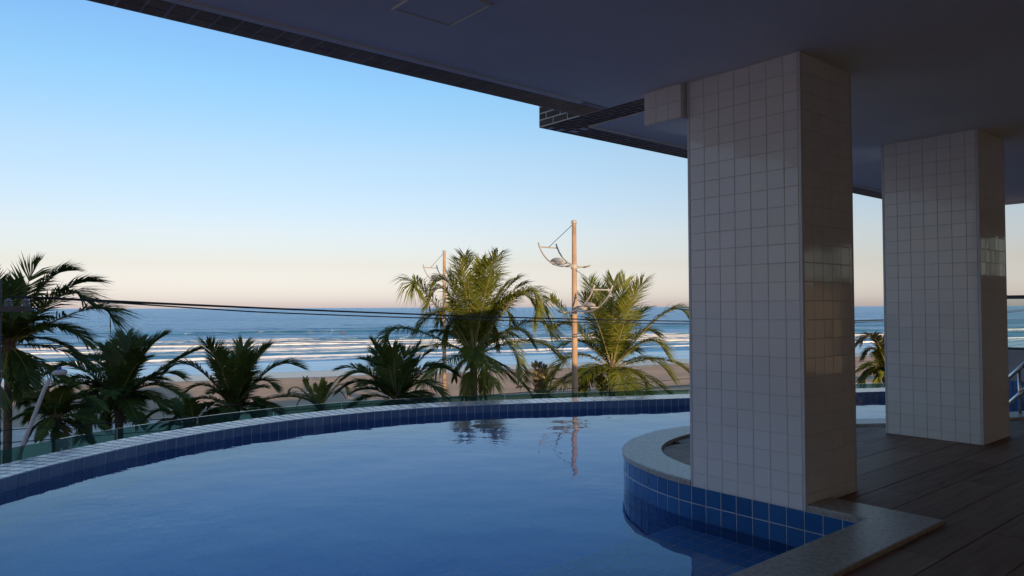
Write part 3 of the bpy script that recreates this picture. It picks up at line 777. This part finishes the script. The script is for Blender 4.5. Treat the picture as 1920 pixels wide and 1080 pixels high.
# ------------------------------------------------------------------ palms
def frond(parent, p0, pk, p2, m, Lmax, pairs=92, droop=.35, wid=.033, bare=.12, sidehint=None):
    """p0 base, pk bezier control, p2 tip"""
    b = MBld(); n = 11; pts = []
    def bz(t): return p0*(1-t)**2 + pk*2*t*(1-t) + p2*t*t
    def dz(t): return ((pk-p0)*(1-t) + (p2-pk)*t).normalized()
    L = sum((bz((i+1)/10)-bz(i/10)).length for i in range(10))
    rr = [.030*(1-t*.9)*min(1.3, .5+L/5) for t in (i/n for i in range(n+1))]
    b.tube([bz(i/n) for i in range(n+1)], rr, 4, cap=False)
    nf = len(b.f)
    view = Vector((p0.x, p0.y, 0)).normalized()
    gap = rnd.random()*.5+.3; skipw = rnd.choice([0, 0, .03, .05])
    wind = Vector((.10, 0, 0))
    for i in range(pairs):
        t = bare + (1-bare)*(i+.5)/pairs
        if abs(t-gap) < skipw: continue
        base = bz(t); tg = dz(t)
        s = tg.cross(UP)
        if s.length < .35 or sidehint is not None:
            sh = sidehint if sidehint is not None else view.cross(UP)
            s = (s*.5 + sh*(1 if s.dot(sh) >= 0 else -1)); s = s - tg*s.dot(tg)
        s.normalize(); up = s.cross(tg).normalized()
        if up.z < 0: up = -up
        prof = (.55+.45*min(1, (t-bare)/.25)) * (1 - .42*max(0, (t-.6)/.4)**1.8)
        al = R(62 - 40*((t-bare)/(1-bare))**1.2)
        for sg in (-1, 1):
            l = Lmax*prof*rnd.uniform(.82, 1.1); aa = al + rnd.gauss(0, .07)
            d = (s*sg*math.sin(aa) + tg*math.cos(aa) + up*(.18+rnd.gauss(0, .06))).normalized()
            hor = math.sqrt(max(0, 1-d.z*d.z)); dr = droop*(.35+.65*hor)*rnd.uniform(.7, 1.3)
            q1 = base + d*l*.45 + Vector((0, 0, -dr*l*.12)); q2 = base + d*l*(1-.32*dr) + Vector((0, 0, -dr*l*.78)) + wind*l*rnd.uniform(0, 1)
            wv = (tg - d*tg.dot(d)); wv = wv.normalized() if wv.length > 1e-3 else up
            wv = (wv + up*rnd.uniform(-.4, .4)).normalized()*wid*.5
            k = len(b.v)
            b.v += [tuple(base-wv*.5), tuple(base+wv*.5), tuple(q1+wv), tuple(q1-wv), tuple(q2)]
            b.f += [(k, k+1, k+2, k+3), (k+3, k+2, k+4)]
    me = bpy.data.meshes.new('frond'); me.from_pydata(b.v, [], b.f)
    me.materials.append(m); me.materials.append(M['rachis'])
    mi = np.zeros(len(b.f), np.int32); mi[:nf] = 1; me.polygons.foreach_set('material_index', mi); me.update()
    return pin(link('frond', me), parent)

def palm(name, label, cx, cy, Y, tips, leaf='leaf', lw=.20, trunk_r=.14, lean=0, extra=6, group=None, pairs=92, droop=.35, wid=.033, dry=0, xlen=1.0, gz=GND):
    c = P(cx, cy, Y)
    root = empty(name, (c.x+lean, c.y, gz), label, 'palm tree', group)
    b = MBld(); base = Vector((c.x+lean, c.y, gz-.1)); n = 26; pts = []; rs = []
    for i in range(n+1):
        t = i/n; p = base.lerp(c, t); p.x -= lean*.35*math.sin(math.pi*t)*.6
        pts.append(p); rs.append(trunk_r*(1.35-.45*t if t < .12 else 1.2-.3*t)*(1+.05*(i % 2)))
    b.tube(pts, rs, 10); b.build('trunk', M['trunk'], root, smooth=True)
    b = MBld(); sc = trunk_r/.14
    b.lathe(c-Vector((0, 0, .5*sc)), [(0, .10*sc), (.15*sc, .20*sc), (.45*sc, .22*sc), (.75*sc, .13*sc), (1.0*sc, .05*sc)], 10)
    for k in range(12):
        a = rnd.uniform(0, 6.28); e = rnd.uniform(.2, 1.2); q = c + Vector((math.cos(a), math.sin(a), 0))*.1*sc - Vector((0, 0, rnd.uniform(0, .4)*sc))
        b.tube([q, q+Vector((math.cos(a)*math.cos(e), math.sin(a)*math.cos(e), math.sin(e)))*rnd.uniform(.3, .6)*sc], [.035*sc, .012*sc], 4)
    b.build('crown_heart', M['fibre'], root)
    for k, tp in enumerate(tips):
        tx, ty = tp[0], tp[1]; o = P(tx, ty, Y)
        dy = tp[3] if len(tp) > 3 else rnd.uniform(-.5, .5)*abs((o-c).length)
        p2 = c + (o + Vector((0, dy, 0)) - c)*(.90 if not (len(tp) > 2 and tp[2]) else .96); L = (p2-c).length
        p0 = c + (p2-c).normalized()*.05
        if len(tp) > 2 and tp[2]:                      # the photograph shows the crest of the arch
            pk_ = P(tp[2][0], tp[2][1], Y) + Vector((0, dy*.55, 0)); ctl = (pk_ - p0*.25 - p2*.25)*2
        else:
            hor = Vector(((p2-c).x, (p2-c).y, 0)).length/L
            ctl = c.lerp(p2, .5) + Vector((0, 0, L*(.10+.30*hor)))
        mm = M['leaf_dry'] if k < dry else M[leaf]
        frond(root, p0, ctl, p2, mm, min(lw*max(L, .8)*1.6, 1.3*xlen)*rnd.uniform(.85, 1.1), pairs, droop, wid)
    Lm = np.mean([(P(t[0], t[1], Y)-c).length for t in tips])
    for k in range(extra):                              # fronds on the far and near side
        a = 6.283*k/extra + rnd.uniform(-.3, .3); e = rnd.uniform(-.45, .65); L = Lm*rnd.uniform(.7, .95)
        d = Vector((math.cos(a)*.6, math.sin(a), 0)).normalized()*math.cos(e) + UP*math.sin(e)
        p2 = c + d*L - UP*L*.15
        frond(root, c, c.lerp(p2, .5)+UP*L*.3, p2, M[leaf], min(lw*L*1.6, 1.3), pairs, droop, wid)
    return root

palm('coconut_palm', 'tall coconut palm with sunlit crown between the two light poles', 888, 668, 27,
     [(876, 466), (940, 464), (978, 508), (836, 502), (779, 535, (800, 548)), (729, 635, (772, 616)), (782, 655, (835, 645)), (853, 628, (868, 590)),
      (1014, 590, (978, 550)), (1040, 622, (985, 606)), (982, 704, (945, 634)), (1052, 668, (985, 640)), (906, 745, (905, 685)), (962, 716, (925, 685)),
      (850, 712, (865, 680)), (872, 745, (880, 700)), (918, 478), (864, 478), (957, 520), (900, 470), (930, 500), (968, 545), (845, 560), (990, 520), (820, 600, (845, 585)), (960, 600, (930, 580)), (798, 566, (838, 548)), (812, 524, (850, 545)), (788, 612, (838, 590)), (828, 645, (855, 603)), (1002, 566, (955, 562)), (1000, 640, (955, 618)), (905, 640, (898, 590)), (935, 655, (915, 600))],
     'leaf', lw=.26, extra=8, droop=.5, trunk_r=.13)
palm('coconut_palm', 'sunlit coconut palm behind the pole with four curved lamp arms', 1146, 692, 28,
     [(1108, 512), (1148, 510), (1196, 517), (1174, 512), (1287, 592, (1238, 590)), (1030, 556, (1062, 590)), (1046, 610, (1090, 620)), (1028, 706, (1078, 664)),
      (1300, 705, (1235, 673)), (1130, 738, (1130, 700)), (1215, 738, (1190, 698)), (1242, 655, (1205, 640)), (1232, 622, (1195, 630)), (1058, 640, (1100, 645)),
      (1003, 742, (1060, 712)), (1222, 570), (1085, 545), (1128, 530), (1180, 560), (1250, 700, (1205, 670)), (1090, 735, (1110, 700)), (1165, 600)],
     'leaf', lw=.30, extra=8, droop=.36, trunk_r=.13)
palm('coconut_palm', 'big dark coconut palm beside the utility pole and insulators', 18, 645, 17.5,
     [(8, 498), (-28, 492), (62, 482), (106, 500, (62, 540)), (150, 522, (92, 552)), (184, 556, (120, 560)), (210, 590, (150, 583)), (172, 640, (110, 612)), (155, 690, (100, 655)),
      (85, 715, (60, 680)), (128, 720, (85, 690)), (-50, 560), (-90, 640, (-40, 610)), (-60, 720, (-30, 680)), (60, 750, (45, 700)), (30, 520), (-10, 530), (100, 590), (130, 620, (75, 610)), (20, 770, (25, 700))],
     'leaf_shaded', lw=.25, extra=9, trunk_r=.09, droop=.3)
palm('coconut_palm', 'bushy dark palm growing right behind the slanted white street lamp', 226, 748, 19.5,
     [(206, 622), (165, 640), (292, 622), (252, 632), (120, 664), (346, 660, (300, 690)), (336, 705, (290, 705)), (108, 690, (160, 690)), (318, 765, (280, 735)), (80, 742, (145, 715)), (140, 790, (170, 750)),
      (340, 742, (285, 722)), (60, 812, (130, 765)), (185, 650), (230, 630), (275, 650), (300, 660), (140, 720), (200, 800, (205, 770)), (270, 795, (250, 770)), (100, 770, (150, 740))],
     'leaf_shaded', lw=.26, extra=12, droop=.22, trunk_r=.11)
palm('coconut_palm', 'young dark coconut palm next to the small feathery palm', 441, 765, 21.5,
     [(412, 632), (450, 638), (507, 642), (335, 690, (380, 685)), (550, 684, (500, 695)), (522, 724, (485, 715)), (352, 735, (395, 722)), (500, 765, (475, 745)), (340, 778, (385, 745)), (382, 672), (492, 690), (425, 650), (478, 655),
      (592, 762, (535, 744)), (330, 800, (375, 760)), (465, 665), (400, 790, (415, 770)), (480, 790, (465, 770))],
     'leaf_shaded', lw=.26, extra=10, droop=.22, trunk_r=.11)
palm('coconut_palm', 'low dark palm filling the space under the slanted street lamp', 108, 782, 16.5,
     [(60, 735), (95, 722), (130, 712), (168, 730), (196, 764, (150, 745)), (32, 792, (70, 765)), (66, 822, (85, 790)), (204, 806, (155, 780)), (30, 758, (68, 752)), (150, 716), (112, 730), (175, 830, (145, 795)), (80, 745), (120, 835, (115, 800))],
     'leaf_shaded', lw=.26, extra=8, droop=.3, trunk_r=.08)
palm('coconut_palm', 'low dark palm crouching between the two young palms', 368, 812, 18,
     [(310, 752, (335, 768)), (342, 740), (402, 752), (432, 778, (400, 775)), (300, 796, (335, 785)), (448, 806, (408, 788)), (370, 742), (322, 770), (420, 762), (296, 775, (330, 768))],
     'leaf_shaded', lw=.26, extra=6, droop=.3, trunk_r=.08)
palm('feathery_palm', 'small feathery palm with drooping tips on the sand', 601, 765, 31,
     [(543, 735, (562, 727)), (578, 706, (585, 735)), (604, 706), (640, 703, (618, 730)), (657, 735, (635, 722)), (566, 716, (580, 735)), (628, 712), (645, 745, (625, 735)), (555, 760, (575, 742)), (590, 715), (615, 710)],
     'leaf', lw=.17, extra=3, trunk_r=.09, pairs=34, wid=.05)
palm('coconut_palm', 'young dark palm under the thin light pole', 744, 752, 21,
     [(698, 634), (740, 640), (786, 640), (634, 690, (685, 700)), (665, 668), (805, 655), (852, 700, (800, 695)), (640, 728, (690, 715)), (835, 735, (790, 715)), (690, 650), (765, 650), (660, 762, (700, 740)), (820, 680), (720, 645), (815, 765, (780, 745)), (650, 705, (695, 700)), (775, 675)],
     'leaf_shaded', lw=.26, extra=10, droop=.22, trunk_r=.11)
palm('feathery_palm', 'low yellow sunlit palm on the sand behind the tall palm', 1012, 742, 33,
     [(1000, 676), (1022, 680), (985, 700, (998, 705)), (1048, 692, (1030, 705)), (1032, 684), (1010, 678), (976, 725, (993, 715)), (1058, 722, (1035, 712))],
     'leaf_dry', lw=.2, extra=4, trunk_r=.09, pairs=34, wid=.05)
palm('coconut_palm', 'golden lit palm seen between the two tiled pillars', 1662, 700, 25,
     [(1602, 638, (1635, 634)), (1616, 668, (1640, 656)), (1640, 628), (1606, 694, (1640, 680)), (1618, 728, (1635, 695)), (1640, 735, (1648, 700)), (1700, 640), (1725, 670, (1695, 660)), (1660, 630), (1730, 720, (1700, 690)), (1680, 740), (1610, 715, (1636, 690)), (1630, 650)],
     'leaf', lw=.27, extra=8, dry=2, trunk_r=.12)

# ------------------------------------------------------------------ street light poles with curved arms
def lamp_pole(label, px, Y, ztop, k=.667):
    c = P(px, 576, Y); x, y = c.x, c.y
    root = empty('light_pole', (x, y, GND), label, 'light pole')
    b = MBld(); b.tube([(x, y, GND-.1), (x, y, ztop-.10)], [.125, .072], 14); b.build('pole', M['concrete'], root, smooth=True)
    b = MBld(); b.tube([(x, y, ztop-.11), (x, y, ztop-.02), (x, y, ztop)], [.088, .088, .05], 12); b.build('cap', M['lamp_paint'], root)
    for sgn, z0 in ((1, ztop-2.30*k), (-1, ztop-4.55*k)):
        d = AX*sgn; s = BX
        o = Vector((x, y, z0)); b = MBld()
        b.tube([(x, y, z0-.1*k), (x, y, z0+.1*k)], .115, 12); b.build('clamp', M['lamp_paint'], root)
        bars = []
        for q in (-.62*k, .62*k):
            b = MBld(); pts = []
            for i in range(13):
                th = R(-14 + i*7.2); pts.append(o + s*q + d*(2.05*k*math.sin(th)) + UP*(1.85*k*(1-math.cos(th))))
            b.tube(pts, .026, 7); b.build('arm', M['lamp_paint'], root, smooth=True); bars.append(pts)
        b = MBld(); b.tube([o-s*.75*k, o+s*.75*k], .03, 7); b.build('cross_bar', M['lamp_paint'], root)
        for i in (11, 6):
            b = MBld(); b.tube([bars[0][i]-s*.05*k, bars[1][i]+s*.05*k], .025, 7); b.build('cross_bar', M['lamp_paint'], root)
        for q in (bars[0][6].lerp(bars[1][6], .38), o + d*.62*k + s*(-.35*k) + UP*.06*k):
            b = MBld(); n = 9; pts = []; rs = []
            for i in range(n):
                t = i/(n-1); pts.append(q + d*(t-.35)*.78*k + UP*.10*k); rs.append(.17*k*math.sin(math.pi*(.12+.80*t))**.7)
            b.tube(pts, rs, 10); ms = b.mesh('luminaire', True)
            for v in ms.vertices:
                if v.co.z < q.z+.06*k: v.co.z = q.z+.06*k
            ms.materials.append(M['lamp_shell']); pin(link('luminaire', ms), root)
        b = MBld(); tip = bars[0][11].lerp(bars[1][11], .5)
        b.tube([Vector((x, y, z0+2.15*k)), tip], .010, 5); b.build('stay_wire', M['cable'], root)
    return root
lamp_pole('thick concrete light pole with curved lamp arms beside the right sunlit palm', 1077, 24, 3.92)
lamp_pole('slender farther light pole with curved arms partly behind the tall palm', 833, 36.6, 3.92)

# ------------------------------------------------------------------ utility pole, cables, slanted street lamp
UY = 12.0
up0 = P(-9, 576, UY)
ut = empty('utility_pole', (up0.x, up0.y, GND), 'dark utility pole with crossarm and ribbed insulators beside the big palm', 'utility pole')
b = MBld(); b.tube([(up0.x, up0.y, GND-.1), (up0.x, up0.y, 1.55)], [.14, .085], 12); b.build('pole', M['timber'], ut, smooth=True)
l = P(-60, 580, UY); r_ = P(58, 580, UY)
b = MBld(); b.box(Matrix.Identity(4), l.x, r_.x, l.y-.04, l.y+.04, l.z-.042, l.z+.04); b.build('crossarm', M['timber'], ut, bev=.006)
for px in (-40, 15.5, 48.5):
    q = P(px, 575.5, UY); b = MBld(); pr = [(-.02, .02)]
    for k in range(4): pr += [(k*.03, .036), (k*.03+.009, .066), (k*.03+.018, .062), (k*.03+.022, .036)]
    pr += [(.128, .03), (.142, .014)]
    b.lathe(q, pr, 14); b.build('insulator', M['porcelain'], ut)
for yy in (806, 830):
    q = P(1, yy, UY-.05); b = MBld(); b.lathe(q-Vector((0, 0, .04)), [(0, .033), (.02, .047), (.033, .03), (.047, .03), (.06, .047), (.08, .033)], 10); b.build('spool_insulator', M['timber'], ut)
def cable(start, a_off, rad, label, dz=0.0):
    b = MBld(); pts = []
    for t in np.linspace(0, 60, 80):            # sag falls away from the pole and rises again far to the right
        pts.append(start + BX*t + AX*a_off*min(1, t/3) + UP*(-.0519*t + .00083*t*t + dz*min(1, t/4)))
    b.tube(pts, rad, 6, cap=False)
    return b.build('overhead_cable', M['cable'], label=label, cat='cable', group='power cables on the utility pole')
st = P(15.5, 556, UY); st2 = P(48.5, 556, UY)
cable(st, 0, .017, 'uppermost thick black cable strung across the sea view')
cable(st2, -.25, .013, 'black cable strung close below the uppermost thick cable', -.01)
cable(st2, .3, .013, 'lowest thin black cable strung across the sea view', -.09)
for yy in (806, 830):
    q = P(1, yy, UY-.05); b = MBld()
    pts = [q + BX*t + UP*(-.018*t*(1-t/60)*1.5) for t in np.linspace(0, 60, 40)]
    b.tube(pts, .008, 5, cap=False); b.build('service_cable', M['cable'], label='%s service cable low on the utility pole' % ('upper' if yy < 810 else 'lower'), cat='cable')

LY = 10.0
fx = P(30, 870, LY).x
ls = empty('street_lamp', (fx-.75, LY, GND), 'slanted pale street lamp with blue photocell among the dark palms', 'street lamp')
pp = [P(26, 900, LY), P(45, 838, LY), P(66, 782, LY), P(82, 738, LY), P(92, 715, LY), P(100, 703, LY), P(106, 699, LY)]
path = [Vector((fx-.75, LY, GND-.1)), Vector((fx-.70, LY, -3.0)), Vector((fx-.35, LY, -1.85))] + pp
cm = catmull([tuple(p) for p in path], .16)
b = MBld(); b.tube(cm, [.045-.02*i/len(cm) for i in range(len(cm))], 10); b.build('arm', M['lamp_white'], ls, smooth=True)
hd0, hd1 = P(101, 700, LY), P(127, 696, LY); n = 9; b = MBld()
b.tube([hd0.lerp(hd1, i/(n-1)) for i in range(n)], [.022, .036, .040, .042, .044, .044, .042, .034, .018], 10)
ms = b.mesh('lamp_head', True)
for v in ms.vertices:
    v.co.z = max(v.co.z, hd0.z-.022)
ms.materials.append(M['lamp_white']); pin(link('lamp_head', ms), ls)
q = P(113, 691.5, LY); b = MBld(); b.tube([q-UP*.025, q+UP*.02, q+UP*.028], [.028, .028, .018], 10); b.build('photocell', M['cell_blue'], ls)

# ------------------------------------------------------------------ swimmers far out in the waves
def swimmer(px, py, label, pose):
    dy = py-yh(px); Y = F*(CAMZ-SEA)/dy; c = P(px, py, Y); c.z = SEA+.12
    b = MBld()
    b.tube([c+Vector((1.0, .2, -.02)), c+Vector((.6, .1, .05)), c+Vector((.2, 0, .16)), c+Vector((-.12, 0, .26)), c+Vector((-.22, 0, .30)), c+Vector((-.30, 0, .36)), c+Vector((-.40, -.02, .42)), c+Vector((-.47, -.02, .40))],
           [.06, .15, .19, .21, .09, .08, .13, .06], 9)
    for s in (-1, 1):
        b.tube([c+Vector((-.12, s*.18, .24)), c+Vector((-.35, s*.36, .16)), c+Vector((-.66, s*.30*pose, .06)), c+Vector((-.84, s*.26*pose, .02))], [.07, .055, .045, .03], 7)
    return b.build('person', M['skin'], smooth=True, label=label, cat='person')
swimmer(487, 627, 'person swimming in the sea behind the first breakers', 1.0)
swimmer(641, 626, 'distant person swimming farther along the waves near the tall palm', .6)
